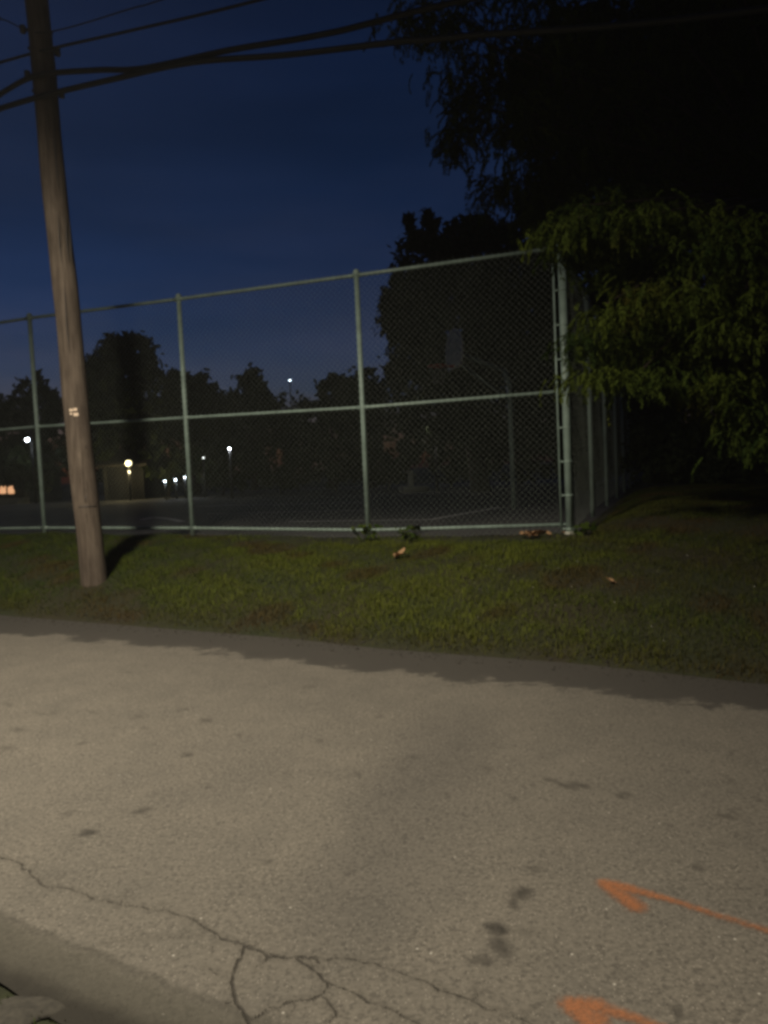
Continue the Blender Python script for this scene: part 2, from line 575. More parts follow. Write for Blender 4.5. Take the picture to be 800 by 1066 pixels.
def road_attrs(X, Y):
    n = len(X)
    ck = np.full(n, 0.2)
    for a, b, e in SEGS:
        lo = np.minimum(a, b) - 0.2
        hi = np.maximum(a, b) + 0.2
        k = np.where((X > lo[0]) & (X < hi[0]) & (Y > lo[1]) & (Y < hi[1]))[0]
        if len(k) == 0: continue
        ab = b - a
        t = np.clip(((X[k] - a[0]) * ab[0] + (Y[k] - a[1]) * ab[1]) / max(ab @ ab, 1e-9), 0, 1)
        dd = np.hypot(X[k] - a[0] - t * ab[0], Y[k] - a[1] - t * ab[1]) + e
        ck[k] = np.minimum(ck[k], dd)
    st = np.zeros(n)
    for c, ra, rb, s in SG:
        wx = X + 0.25 * ra * np.sin(Y * 23 / max(rb * 8, .3))
        q = np.sqrt(((wx - c[0]) / (ra * 1.2)) ** 2 + ((Y - c[1]) / (rb * 1.2)) ** 2)
        st = np.maximum(st, s * smooth(1.25 - q))
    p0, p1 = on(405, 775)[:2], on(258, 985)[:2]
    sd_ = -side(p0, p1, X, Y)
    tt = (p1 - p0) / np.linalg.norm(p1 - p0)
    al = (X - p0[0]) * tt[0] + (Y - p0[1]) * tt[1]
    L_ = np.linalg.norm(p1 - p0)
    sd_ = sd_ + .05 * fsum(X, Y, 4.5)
    shade_band = smooth((sd_ + .10) / .30) * (1 - smooth((sd_ - .30) / .55)) * smooth((al + 1.2) / 1.2) * (1 - smooth((al - L_ * .8) / .7))  # mask of the painted shadow band across the road
    return {'shade_band': shade_band, 'kerb': np.abs(side(NE0, NE1, X, Y) + .02), 'crack': ck, 'stain': st, 'verge': -d_edge(X, Y) * 1.0, 'shoulder': side(SH0, SH1, X, Y)}


def build_road():
    # fine sheet where the cracks are, coarser further off; one mesh, flat
    xs = np.concatenate([[-200, -120, -70, -40, -25, -16], np.arange(-11, -2.0, 0.09), np.arange(-2.0, 1.5, 0.0085), np.arange(1.5, 1.7, 0.0125), np.arange(1.7, 6.0, 0.05), [6.5, 8, 11, 16, 25, 40, 70, 120, 200]])
    ts = np.concatenate([np.linspace(0, 0.42, 75), np.linspace(0.44, 0.60, 18), np.linspace(0.605, 1, 235)])
    X, T = np.meshgrid(xs, ts)
    yfar = y_edge(X) + 0.05
    ynear = NE0[1] + (X - NE0[0]) * (NE1[1] - NE0[1]) / (NE1[0] - NE0[0])
    ynear = np.where(X > -0.2, np.maximum(ynear * 0 + y_edge(X) - 5.1, ynear), np.where(X < -4, y_edge(X) - 5.4, ynear))
    wob = 0.03 * np.sin(X * 3.1) + 0.02 * np.sin(X * 8.7 + 1)
    ynear = np.minimum(ynear + wob, yfar - 3.5)
    Y = yfar + (ynear - yfar) * T
    Z = np.zeros_like(X)
    V = np.stack([X, Y, Z], -1).reshape(-1, 3)
    nx, ny = len(xs), len(ts)
    i = (np.arange(ny - 1)[:, None] * nx + np.arange(nx - 1)[None, :]).ravel()
    Fq = np.stack([i, i + nx, i + 1 + nx, i + 1], -1)
    return mesh_np('road', V, Fq, ASPH, None, True, road_attrs(X.ravel(), Y.ravel()))


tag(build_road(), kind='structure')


# ------------------------------------------------------------------ sprayed arrows
def make_paint():
    m, nt, b = new_mat('orange_spray_paint')
    co = coords(nt)
    g = noise(nt, 70, 5, 0.7, co)
    c = ramp(nt, g, [(0.3, (0.27, 0.100, 0.036)), (0.7, (0.37, 0.138, 0.052))])
    nt.links.new(c, b.inputs['Base Color'])
    b.inputs['Roughness'].default_value = 0.75
    cov = math_(nt, 'ADD', attr(nt, 'cover'), math_(nt, 'MULTIPLY', math_(nt, 'SUBTRACT', g, 0.5), 1.1))
    nt.links.new(maprange(nt, cov, 0.12, 1.15, 0.0, 0.70), b.inputs['Alpha'])
    return m


PAINT = make_paint()


def arrow(strokes, label):
    P = [(on(*a)[:2], on(*b)[:2], w1, w2, s) for a, b, w1, w2, s in strokes]
    allp = np.array([q for p in P for q in p[:2]])
    lo, hi = allp.min(0) - 0.08, allp.max(0) + 0.08
    st = 0.008
    xs, ys = np.arange(lo[0], hi[0], st), np.arange(lo[1], hi[1], st)
    X, Y = np.meshgrid(xs, ys)
    cov = np.zeros_like(X)
    for a, b, w1, w2, s in P:
        ab = b - a
        t = np.clip(((X - a[0]) * ab[0] + (Y - a[1]) * ab[1]) / (ab @ ab), 0, 1)
        dd = np.hypot(X - a[0] - t * ab[0], Y - a[1] - t * ab[1])
        cov = np.maximum(cov, s * (1 - smooth(dd / (1.45 * (w1 + (w2 - w1) * t)))))
    V = np.stack([X, Y, np.full_like(X, 0.004)], -1).reshape(-1, 3)
    nx, ny = len(xs), len(ys)
    i = (np.arange(ny - 1)[:, None] * nx + np.arange(nx - 1)[None, :]).ravel()
    Fq = np.stack([i, i + 1, i + 1 + nx, i + nx], -1)
    c = cov.ravel()
    Fq = Fq[(c[Fq] > 0.02).any(1)]
    used = np.unique(Fq)
    rem = np.full(len(V), -1)
    rem[used] = np.arange(len(used))
    o = mesh_np('painted_arrow', V[used], rem[Fq], PAINT, None, False, {'cover': c[used]})
    return tag(o, label, 'road marking', 'orange arrows sprayed on the road')


arrow([((630, 921), (662, 944), 0.042, 0.050, 1.0), ((630, 920), (655, 926), 0.040, 0.045, 1.0), ((648, 930), (660, 938), 0.04, 0.035, .8),
       ((655, 926), (700, 938), 0.040, 0.026, .9), ((700, 938), (745, 953), 0.028, 0.026, .75), ((745, 953), (830, 979), 0.028, 0.028, .72)],
      'orange spray-painted arrow with a long thin shaft, lying below the dark stains and pointing left')
arrow([((594, 1047), (640, 1085), 0.046, 0.05, 1.0), ((594, 1046), (622, 1048), 0.042, 0.045, 1.0), ((605, 1052), (625, 1062), 0.045, 0.04, .9),
       ((622, 1049), (665, 1062), 0.040, 0.03, .9), ((665, 1062), (760, 1100), 0.028, 0.028, .8)],
      'orange spray-painted arrow head cut by the lower picture edge, nearest of the two arrows')


# ------------------------------------------------------------------ grass and small plants
def blades(name, P, hgt, wid, tint, mat, lean=0.55, parent=None, dry=None):
    n = len(P)
    az = rng.uniform(0, 2 * PI, n)
    d = np.stack([np.cos(az), np.sin(az), np.zeros(n)], -1)
    s = np.stack([-np.sin(az), np.cos(az), np.zeros(n)], -1)
    ln = np.abs(rng.normal(0, lean, n))[:, None] * hgt[:, None]
    up = np.array([0, 0, 1.0])
    h = hgt[:, None]
    w = wid[:, None] / 2
    b0 = P - s * w
    b1 = P + s * w
    m = P + up * h * 0.6 + d * ln * 0.35
    m0, m1 = m - s * w * 0.8, m + s * w * 0.8
    t = P + up * h * (1 - 0.25 * np.minimum(ln / h, 1.2)) + d * ln
    V = np.stack([b0, b1, m1, m0, t], 1).reshape(-1, 3)
    i = np.arange(n) * 5
    tri = np.concatenate([np.stack([i, i + 1, i + 2], -1), np.stack([i, i + 2, i + 3], -1), np.stack([i + 3, i + 2, i + 4], -1)])
    return mesh_np(name, V, tri, mat, parent, False, {'tint': np.repeat(tint, 5), 'dry': np.repeat(np.zeros(n) if dry is None else dry, 5)})


def grass_points(n):
    X = rng.uniform(-12, 9.5, n)
    Y = rng.uniform(4.5, 16.5, n)
    d = d_edge(X, Y)
    w = (X - CORNER[0]) * FNRM[0] + (Y - CORNER[1]) * FNRM[1]
    u = (X - CORNER[0]) * FDIR[0] + (Y - CORNER[1]) * FDIR[1]
    patch = fsum(X, Y, 1.5) * 0.5 + fsum(X + 3, Y - 2, 3.6) * 0.5
    dens = 0.80 + 0.6 * patch
    dens *= smooth((d + 0.10 - 0.10 * (fsum(X, Y, 4) * .5 + .5)) / 0.12)
    bare = smooth((w + 0.75 + 0.25 * fsum(X, Y, 5)) / 0.35) * (u > -0.3)          # bare soil under the fence
    bare = bare * np.where(X > -1.7, 1.0, 0.35)
    dens *= 1 - 0.93 * bare
    dens *= np.where((w > 0.15) & (u > -0.15), 0.0, 1.0)
    right = smooth((X - 1.6) / 1.2)
    dens *= 1 - 0.08 * right
    infr = (np.abs(X) < 0.56 * Y + 3.0) & (X < 9.5)
    keep = (rng.random(n) < dens * np.where(Y > 11, .8, 1)) & infr
    return X[keep], Y[keep], right[keep], patch[keep], d[keep]


gx, gy, gr_, gp, gd = grass_points(1200000)
gz = ground_z(gx, gy)
gh = rng.uniform(0.028, 0.065, len(gx)) * (1 + 0.55 * np.clip(gp, -0.6, 1)) * (1 - 0.15 * gr_) * smooth(0.62 + gd / 0.6)
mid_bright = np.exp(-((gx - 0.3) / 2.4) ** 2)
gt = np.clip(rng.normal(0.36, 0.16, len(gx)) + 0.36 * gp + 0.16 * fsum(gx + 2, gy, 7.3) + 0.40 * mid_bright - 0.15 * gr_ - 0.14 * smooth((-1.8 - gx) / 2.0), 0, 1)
gdry = np.clip(0.55 * gr_ * (0.6 + 0.5 * fsum(gx, gy, 2.2)) + 0.85 * smooth((fsum(gx + 5, gy + 1, 1.9) - 0.2) / .4) + 0.45 * smooth(1 - gd / .5) + rng.normal(0, .12, len(gx)), 0, 1)
gw = rng.uniform(0.0035, 0.0065, len(gx))
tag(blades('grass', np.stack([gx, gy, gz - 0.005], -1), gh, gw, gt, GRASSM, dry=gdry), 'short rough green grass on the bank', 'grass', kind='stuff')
print('blades', len(gx))


def weed(px, py, Y, h, n, label):
    p = at(px, py, Y)
    p[2] = float(ground_z(p[0], p[1]))
    root = empty('weed_plant', p, label, 'plant', 'weeds at the foot of the fence')
    P = p + np.stack([rng.normal(0, 0.022, n * 4), rng.normal(0, 0.022, n * 4), np.zeros(n * 4)], -1)
    blades('stem', P[:n], rng.uniform(.7, 1, n) * h, np.full(n, .006), rng.uniform(.3, .8, n), GRASSM, .35, root)
    Q = P + np.stack([rng.normal(0, .07, n * 4), rng.normal(0, .07, n * 4), rng.uniform(.15, 1.0, n * 4) * h], -1)
    leafy('foliage', Q, 0.055, LEAF_NEAR, root, flat=.3)


def leafy(name, P, size, mat, parent=None, flat=0.0, tint=None):
    """one quad leaf (diamond) at each point, random facing"""
    n = len(P)
    a = rng.normal(0, 1, (n, 3))
    a[:, 2] *= 1 - flat
    a /= np.linalg.norm(a, axis=1)[:, None]
    b = rng.normal(0, 1, (n, 3))
    b -= a * (a * b).sum(1)[:, None]
    b /= np.linalg.norm(b, axis=1)[:, None]
    s = (size * rng.uniform(0.6, 1.35, n))[:, None]
    V = np.stack([P - a * s, P + b * s * 0.5, P + a * s, P - b * s * 0.5], 1).reshape(-1, 3)
    Fq = (np.arange(n) * 4)[:, None] + np.arange(4)[None, :]
    t = rng.uniform(0, 1, n) if tint is None else tint
    return mesh_np(name, V, Fq, mat, parent, False, {'tint': np.repeat(t, 4)})


weed(383, 585, 10.5, 0.24, 10, 'tall weed in front of the third fence post from the left')
weed(428, 585, 10.2, 0.20, 9, 'bushy weed standing on the bank right of the third fence post')
weed(610, 565, 9.6, 0.14, 8, 'low weed at the foot of the thick fence corner post')


def dry_leaf(px, py, Y, n, spread, size, label):
    p = at(px, py, Y)
    p[2] = float(ground_z(p[0], p[1]))
    vs, fs = [], []
    for k in range(n):
        c = p + np.array([rng.normal(0, spread), rng.normal(0, spread * .5), 0.03 + rng.uniform(0, .05) * min(1, n / 4)])
        az = rng.uniform(0, 2 * PI)
        t = rng.uniform(-.5, .7)
        d = np.array([math.cos(az) * math.cos(t), math.sin(az) * math.cos(t), math.sin(t)])
        s = np.array([-math.sin(az), math.cos(az), 0])
        nn = np.cross(d, s)
        b = len(vs)
        for j in range(5):
            q = j / 4
            ww = size * .42 * math.sin(PI * min(1, q * .92 + .06)) ** .8
            cu = size * .25 * (q - .5) ** 2 * 4
            cc = c + d * size * (q - .5) * 2 * .9 + nn * cu
            vs += [cc - s * ww + nn * ww * .5, cc, cc + s * ww + nn * ww * .5]
        for j in range(4):
            for k2 in (0, 1):
                i = b + j * 3 + k2
                fs.append([i, i + 1, i + 4, i + 3])
    o = mesh_np('dry_leaves' if n > 3 else 'dry_leaf', vs, fs, LEAF_DRY, None, True)
    return tag(o, label, 'dead leaves' if n > 3 else 'dead leaf')


dry_leaf(556, 566, 9.75, 26, 0.12, 0.07, 'small heap of dry orange-brown leaves under the fence beside the corner post')
dry_leaf(416, 600, 9.2, 3, 0.04, 0.11, 'curled tan dead leaf on the brightest grass, below the bushy weed')
dry_leaf(637, 641, 7.3, 2, 0.03, 0.065, 'curled orange dead leaf low on the right bank near the road')

# pale clover heads in the right-hand grass
n = 110
cx = rng.uniform(0.8, 5.0, n)
cy = y_edge(cx) + rng.uniform(0.1, 3.8, n)
k = (np.abs(cx) < .55 * cy)
cx, cy = cx[k], cy[k]
P = np.stack([cx, cy, ground_z(cx, cy) + rng.uniform(.03, .045, len(cx))], -1)
tag(leafy('clover_flowers', P, 0.007, PALE), 'tiny pale clover heads scattered in the right-hand grass', 'flowers', kind='stuff')

# broken asphalt lump at the near road edge
lump = MB()
c = on(26, 1052)
lump.sphere((c[0], c[1], -.006), 0.10, 18, 12, 0.16)
vv = np.array(lump.v)
an = np.arctan2(vv[:, 1] - c[1], vv[:, 0] - c[0])
fr = 1 + .16 * np.sin(an * 3 + 1) + .10 * np.sin(an * 5 + 2) + .06 * np.sin(an * 9)
vv[:, 0] = c[0] + (vv[:, 0] - c[0]) * fr * 1.1
vv[:, 1] = c[1] + (vv[:, 1] - c[1]) * fr * .75
vv[:, 2] += rng.normal(0, .0012, len(vv))
lump.v = [tuple(p) for p in vv]
tag(lump.build('asphalt_chunk', SLAB, None, True), 'flat broken grey chunk lying at the near road edge', 'rubble')
def pebbles(name, P, size, mat, label, cat):
    t = (1 + 5 ** .5) / 2
    ico = np.array([(-1, 0, t), (1, 0, t), (-1, 0, -t), (1, 0, -t), (0, t, 1), (0, t, -1), (0, -t, 1), (0, -t, -1), (t, 1, 0), (-t, 1, 0), (t, -1, 0), (-t, -1, 0)]) / 1.9
    fc = np.array([(0, 1, 4), (0, 4, 9), (9, 4, 5), (4, 8, 5), (4, 1, 8), (8, 1, 10), (8, 10, 3), (5, 8, 3), (5, 3, 2), (2, 3, 7), (7, 3, 10), (7, 10, 6), (7, 6, 11), (11, 6, 0), (0, 6, 1), (6, 10, 1), (9, 11, 0), (9, 2, 11), (9, 5, 2), (7, 11, 2)])
    n = len(P)
    sc = size[:, None, None] * rng.uniform(.6, 1.2, (n, 1, 3)) * [1, 1, .6]
    V = P[:, None, :] + ico[None] * sc * rng.uniform(.75, 1.2, (n, 12, 1))
    Fq = (np.arange(n) * 12)[:, None, None] + fc[None]
    return tag(mesh_np(name, V.reshape(-1, 3), Fq.reshape(-1, 3), mat), label, cat, kind='stuff')


npb = 1500
pxs = rng.uniform(-5.5, 4.0, npb)
pys = y_edge(pxs) + rng.normal(-.04, .16, npb)
pebbles('gravel', np.stack([pxs, pys, np.maximum(ground_z(pxs, pys), 0) + .001], -1), np.abs(rng.normal(0, .007, npb)) + .003, SLAB, 'loose grit and pebbles where the far verge meets the road', 'gravel')
gxn = rng.uniform(-2.2, -0.6, 500)
gyn = NE0[1] + (gxn - NE0[0]) * (NE1[1] - NE0[1]) / (NE1[0] - NE0[0]) - np.abs(rng.normal(0.03, 0.16, 500))
tag(blades('edge_grass', np.stack([gxn, gyn, ground_z(gxn, gyn) - .005], -1), rng.uniform(.012, .03, 500), rng.uniform(.003, .005, 500), rng.uniform(0, .4, 500), GRASSM),
    'sparse trampled grass at the near road edge', 'grass', kind='stuff')


# ------------------------------------------------------------------ chain link fences
def diamond_mesh(segs, h=0.0425, rad=0.0021):
    """segs: list of (base0, base1, top0, top1); returns tubes of woven zigzag wires"""
    VV, FF = [], []
    off = 0
    for b0, b1, t0, t1 in segs:
        b0, b1, t0, t1 = map(np.asarray, (b0, b1, t0, t1))
        L = np.linalg.norm(b1 - b0)
        Hh = np.linalg.norm(t0 - b0)
        nw = int(round(L / h))
        nj = int(round(Hh / h))
        dx = (b1 - b0) / L
        nrm = np.array([-dx[1], dx[0], 0])
        nrm /= np.linalg.norm(nrm)
        k = np.arange(nw)[:, None]
        j = np.arange(nj + 1)[None, :]
        odd = (j % 2 == 1)
        u = np.where(k % 2 == 0, k + odd, k + (~odd)) / nw
        v = np.broadcast_to(j / nj, u.shape)
        sag = 0.012 * np.sin(u * 9 + v * 5) * np.sin(v * PI)
        Bp = b0 + u[..., None] * (b1 - b0)
        Tp = t0 + u[..., None] * (t1 - t0)
        Pc = Bp + v[..., None] * (Tp - Bp) + sag[..., None] * nrm
        sgn = np.where(u * nw > k + 0.5, 1, -1)[..., None]
        # 3-sided tube
        offs = [dx * rad, -dx * rad * .5 + nrm * rad * .87, -dx * rad * .5 - nrm * rad * .87]
        ring = np.stack([Pc + o for o in offs], 2)      # nw, nj+1, 3, 3
        VV.append(ring.reshape(-1, 3))
        base = off + ((k * (nj + 1) + j)[:, :-1] * 3)
        for s in range(3):
            s2 = (s + 1) % 3
            FF.append(np.stack([base + s, base + s2, base + 3 + s2, base + 3 + s], -1).reshape(-1, 4))
        off += ring.size // 3
    return np.concatenate(VV), np.concatenate(FF)


def up(p, z):
    return np.array([p[0], p[1], p[2] + z])


def post(root, B, T, r, name='post'):
    m = MB()
    m.tube([up(B, -0.15), T], r, 16)
    o = m.build(name, GALV, root, True)
    m = MB()
    m.sphere(T, r * 1.25, 12, 8, 0.8)
    m.tube([up(T, -.06), up(T, 0.0)], r * 1.22, 14)
    m.build('post_cap', GALV, o, True)
    return o


root = empty('chain_link_fence', CORNER, 'tall grey-green chain-link fence running along the grass bank beside the road', 'fence', 'chain-link fences of the court')
CT = POSTS[0][1]
for k, (B, T) in enumerate(POSTS):
    post(root, B, T, 0.052 if k == 0 else 0.036, 'corner_post' if k == 0 else 'post')
f3 = np.array([-FNRM[0], -FNRM[1], 0]) * 0.0


def rail(name, frac, dz, r, front=0.0):
    m = MB()
    pts = []
    for B, T in POSTS:
        p = B + (T - B) * frac
        pts.append(np.array([p[0], p[1], p[2] + dz]))
    m.tube(pts, r, 12)
    o = m.build(name, GALV, root, True)
    # rail clamps at each post
    for (B, T), p in list(zip(POSTS, pts))[1:5]:
        c = MB()
        d = np.array([FDIR[0], FDIR[1], 0])
        c.tube([p - d * .075, p + d * .075], r * 1.28, 12)
        c.build('rail_clamp', GALV, o, True)
    return o


rail('top_rail', 1.0, -0.05, 0.025)
rail('middle_rail', 0.497, 0.0, 0.023)
rail('bottom_rail', 0.0, 0.125, 0.023)
fo = np.array([-FNRM[0], -FNRM[1], 0]) * 0.040      # fabric hangs on the road side of the posts
dl = np.array([FDIR[0], FDIR[1], 0])
segs = []
for (B0, T0), (B1, T1) in zip(POSTS[:-1], POSTS[1:]):
    s = dl * 0.13 if B0 is POSTS[0][0] else 0
    segs.append((B0 + fo + s + [0, 0, 0.01], B1 + fo + [0, 0, .01], up(T0, -.01) + fo + s, up(T1, -.01) + fo))
V, Fq = diamond_mesh(segs)
mesh_np('wire_mesh', V, Fq, WIRE, root)
tb = MB()
q = CORNER + dl * 0.105 + fo
tb.tube([up(q, 0.02), np.array([q[0], q[1], CT[2] - 0.06])], 0.014, 10)
tbar = tb.build('tension_bar', GALV, root, True)
for z in np.linspace(0.07, CT[2] - CORNER[2] - 0.15, 9):
    b = MB()
    b.tube([up(CORNER, z - .011), up(CORNER, z + .011)], 0.0545, 16)
    b.box(tuple(up(CORNER + dl * 0.072 + fo * .8, z)), (0.085, 0.010, 0.022), math.atan2(FDIR[1], FDIR[0]))
    b.build('brace_band', GALV, tbar, True)
fb = MB()
fb.tube([up(CORNER, -.02), up(CORNER, .035)], 0.075, 16)
fb.build('footing', PALE, root, True)

# side fence, receding from the corner
SD = at(617, 529, 12.7) - CORNER
SDn = np.array([SD[0], SD[1], 0]) / np.hypot(SD[0], SD[1])
SP = []
for k in range(1, 8):
    p = CORNER + SDn * (3.0 * k)
    p[2] = 0.775
    SP.append((p, up(p, 3.45)))
sroot = empty('chain_link_fence', SP[0][0], 'chain-link fence running away from the corner post into the dark behind the leaves', 'fence', 'chain-link fences of the court')
for B, T in SP:
    post(sroot, B, T, 0.036)
ends = [(CORNER + SDn * .1 + [0, 0, .06], up(CT, -.05) + SDn * .1)] + SP
for nm, fr, dz in (('top_rail', 1.0, -0.03),):
    m = MB()
    m.tube([up(B + (T - B) * fr, dz) for B, T in ends], 0.021, 10)
    m.build(nm, GALV, sroot, True)
V, Fq = diamond_mesh([(B0 + [.04, 0, 0], B1 + [.04, 0, 0], T0 + [.04, 0, 0], T1 + [.04, 0, 0]) for (B0, T0), (B1, T1) in zip(ends[:-1], ends[1:])], h=0.055, rad=0.0009)
mesh_np('wire_mesh', V, Fq, WIRE, sroot)

# ------------------------------------------------------------------ utility pole and overhead cables
PB = at(98, 607, 9.8)
PB[2] = float(ground_z(PB[0], PB[1]))
PT = at(38, 0, 9.8)
ax = PT - PB
TOPZ = 10.5
PTOP = PB + ax * (TOPZ - PB[2]) / ax[2]


def onpole(z):
    return PB + ax * (z - PB[2]) / ax[2]


proot = empty('utility_pole', PB, 'weathered wooden utility pole leaning slightly left on the grass bank in front of the fence', 'utility pole')
m = MB()
zs = np.linspace(PB[2] - 0.3, TOPZ, 40)
m.tube([onpole(z) + np.array([.006 * math.sin(z * 2.1), .006 * math.cos(z * 1.7), 0]) for z in zs], [0.163 - 0.0035 * (z) + .003 * math.sin(z * 5) for z in zs], 28)
m.build('shaft', WOOD, proot, True)
toC = -np.array([PB[0], PB[1], 0]) / np.hypot(PB[0], PB[1])
sd = np.array([toC[1], -toC[0], 0])


def pole_at(y, off=0.0):
    """point on the pole's near face at the height of that image row"""
    lo, hi = 0.0, 9.0
    for _ in range(40):
        mid = (lo + hi) / 2
        p = onpole(mid) - [0, 0, H]
        row = 533 - F * (p @ UV) / (p @ fw)
        if row > y: lo = mid
        else: hi = mid
    return onpole(lo)


tagm = simple_mat('reflective_tag', (0.78, 0.62, 0.48), 0.35, 0, 0.3, 60)
tz = pole_at(430)
for dx, dz, w_, h_ in ((-0.066, .026, .045, .030), (-0.018, .032, .045, .034), (-0.070, -.018, .028, .024), (-0.014, -.030, .058, .042)):
    t = MB()
    rr = 0.152
    c = tz + toC * math.sqrt(max(rr * rr - dx * dx, 0)) + sd * (-dx) + np.array([0, 0, dz])
    c = c + toC * 0.004
    t.box(tuple(c), (w_, 0.006, h_), math.atan2(sd[1], sd[0]) + dx * 5, 0.0015)
    t.build('number_tag', tagm, proot)
# branded groove and nail row
gz_ = pole_at(527)
g = MB()
rr = 0.164
g.tube([gz_ + toC * rr * math.cos(a) * .995 + sd * rr * math.sin(a) * .995 for a in np.linspace(-.75, .55, 12)], 0.006, 6)
g.build('groove', DARKMETAL, proot, True)
g = MB()
g.tube([gz_ + toC * (rr - .003) + [0, 0, .05], gz_ + toC * (rr - .003) + [0, 0, .14]], 0.006, 6)
g.build('groove', DARKMETAL, proot, True)
for k in range(5):                                   # drying splits
    zz = rng.uniform(1.0, 5.2)
    aa = rng.uniform(-1.0, 1.0)
    g = MB()
    ln = rng.uniform(.35, .9)
    g.tube([onpole(zz + ln * t) + (toC * math.cos(aa + .05 * math.sin(t * 5)) + sd * math.sin(aa + .05 * math.sin(t * 5))) * .1595 for t in np.linspace(0, 1, 7)], [.001, .0035, .005, .0055, .0045, .003, .001], 6)
    g.build('split', DARKMETAL, proot, True)
for k in range(9):                                   # old staples and nails
    zz = rng.uniform(1.3, 2.6)
    aa = rng.uniform(-.9, .9)
    c = onpole(zz) + (toC * math.cos(aa) + sd * math.sin(aa)) * .158
    g = MB(); g.box(tuple(c), (.022, .012, .006), math.atan2(sd[1], sd[0]) + aa * -1); g.build('staple', DARKMETAL, proot)
for y_, sgn in ((33, 1), (52, -1), (80, 1), (96, -1)):
    c = pole_at(y_)
    g = MB()
    g.tube([c + sd * .17 * sgn, c - sd * .17 * sgn * .9], 0.02, 8)
    g.box(tuple(c + sd * .185 * sgn), (.07, .07, .09), math.atan2(sd[1], sd[0]), .01)
    g.build('cable_bracket', DARKMETAL, proot, True)


def cable(left, mids, rad, label, n=40):
    """polyline given as (px,py,Y); carried on both ways beyond the frame"""
    P = [at(*q) for q in left + mids]
    e0 = P[0] - P[1]; e0 /= np.linalg.norm(e0)
    e1 = P[-1] - P[-2]; e1 /= np.linalg.norm(e1)
    P = [P[0] + e0 * 18 + [0, 0, 1.0], P[0] + e0 * 6 + [0, 0, .1]] + P + [P[-1] + e1 * 4 + [0, 0, .1], P[-1] + e1 * 14 + [0, 0, 1.2]]
    Q = []
    ks = len(P)
    for i in range(ks - 1):
        p0, p1, p2, p3 = P[max(i - 1, 0)], P[i], P[i + 1], P[min(i + 2, ks - 1)]
        for t in np.linspace(0, 1, 9)[:-1]:
            Q.append(.5 * ((2 * p1) + (p2 - p0) * t + (2 * p0 - 5 * p1 + 4 * p2 - p3) * t * t + (3 * p1 - p0 - 3 * p2 + p3) * t ** 3))
    Q.append(P[-1])
    m = MB()
    m.tube(Q, rad, 8)
    return tag(m.build('overhead_cable', CABLE, None, True), label, 'cable', 'cables strung past the utility pole')


cable([(-40, 76, 10.2), (0, 65, 10.0)], [(52, 51, 9.62), (140, 31, 9.3), (270, 0, 8.8)], 0.017, 'thin overhead cable crossing the pole above the two thick bundles')
cable([(-40, 120, 10.2), (0, 98, 10.0)], [(38, 79, 9.63), (100, 73, 9.5), (150, 71, 9.3), (240, 52, 9.0), (330, 37, 8.7), (420, 15, 8.4)], 0.033, 'thick overhead cable bundle that crosses to become the upper one right of the pole')
cable([(-40, 125, 10.2), (0, 113, 10.0)], [(48, 99, 9.62), (120, 82, 9.4), (200, 65, 9.1), (300, 57, 8.8), (420, 43, 8.4), (480, 38, 8.2)], 0.033, 'thick overhead cable bundle lowest on the pole, running into the dark leaves')
cable([(-40, 30, 10.2), (0, 20, 10.0)], [(45, 34, 9.62), (140, 8, 9.2), (180, -4, 9.0)], 0.008, 'thinnest overhead wire, topmost on the pole')


# ------------------------------------------------------------------ trees
def tree_limbs(root, base, tips, r0_, name='trunk', crown_z=None):
    m = MB()
    base = np.array(base, float)
    top = np.mean(np.array(tips), 0)
    fork = base + (top - base) * 0.45
    fork[2] = base[2] + (top[2] - base[2]) * 0.5
    b2 = base.copy(); b2[2] -= .3
    m.tube([b2, base + [0, 0, .2], base + (fork - base) * .5 + rng.normal(0, .04, 3), fork, fork + (top - fork) * .6], [r0_ * 1.25, r0_, r0_ * .8, r0_ * .65, r0_ * .3], 10)
    for t in tips:
        t = np.array(t, float)
        s = base + (fork - base) * rng.uniform(.7, 1.0)
        mid = s + (t - s) * .5 + np.array([0, 0, .12 * np.linalg.norm(t - s)])
        m.tube([s, mid, t], [r0_ * .4, r0_ * .22, r0_ * .06], 6)
    return m.build(name, BARK, root, True)


def far_tree(name, blobs, Y, n, leaf, label, trunk_px=None, group='trees behind the court', tr=0.25, cat='tree'):
    """blobs: (px, py, rx, ry) in photo pixels at distance Y, depth made equal to width"""
    s = Y / F
    bl = []
    for px, py, rx, ry in blobs:
        bl.append((at(px, py, Y) + [0, rng.uniform(-.3, .3) * rx * s, 0], np.array([rx * s, max(rx, ry) * s * .8, ry * s])))
    bx = trunk_px if trunk_px else np.mean([b[0] for b in blobs])
    base = at(bx, 500, Y)
    base[2] = float(ground_z(base[0], base[1]))
    root = empty(name, base, label, cat, group)
    vol = np.array([b[1].prod() ** (2 / 3) for b in bl])
    cnt = (n * vol / vol.sum()).astype(int)
    PP = []
    for (c, r), k in zip(bl, cnt):
        ns = max(8, k // 45)
        sub = rng.normal(0, 1, (ns, 3))
        sub /= np.linalg.norm(sub, axis=1)[:, None]
        sub *= rng.uniform(0.35, 1.0, (ns, 1)) ** .5
        idx = rng.integers(0, ns, k)
        p = sub[idx] * .88 + rng.normal(0, .13, (k, 3))
        PP.append(c + p * r)
    P = np.concatenate(PP)
    P = P[P[:, 2] > base[2] + .05]
    leafy('crown', P, leaf, LEAF_FAR, root)
    tree_limbs(root, base, [b[0] for b in bl], tr)
    return root


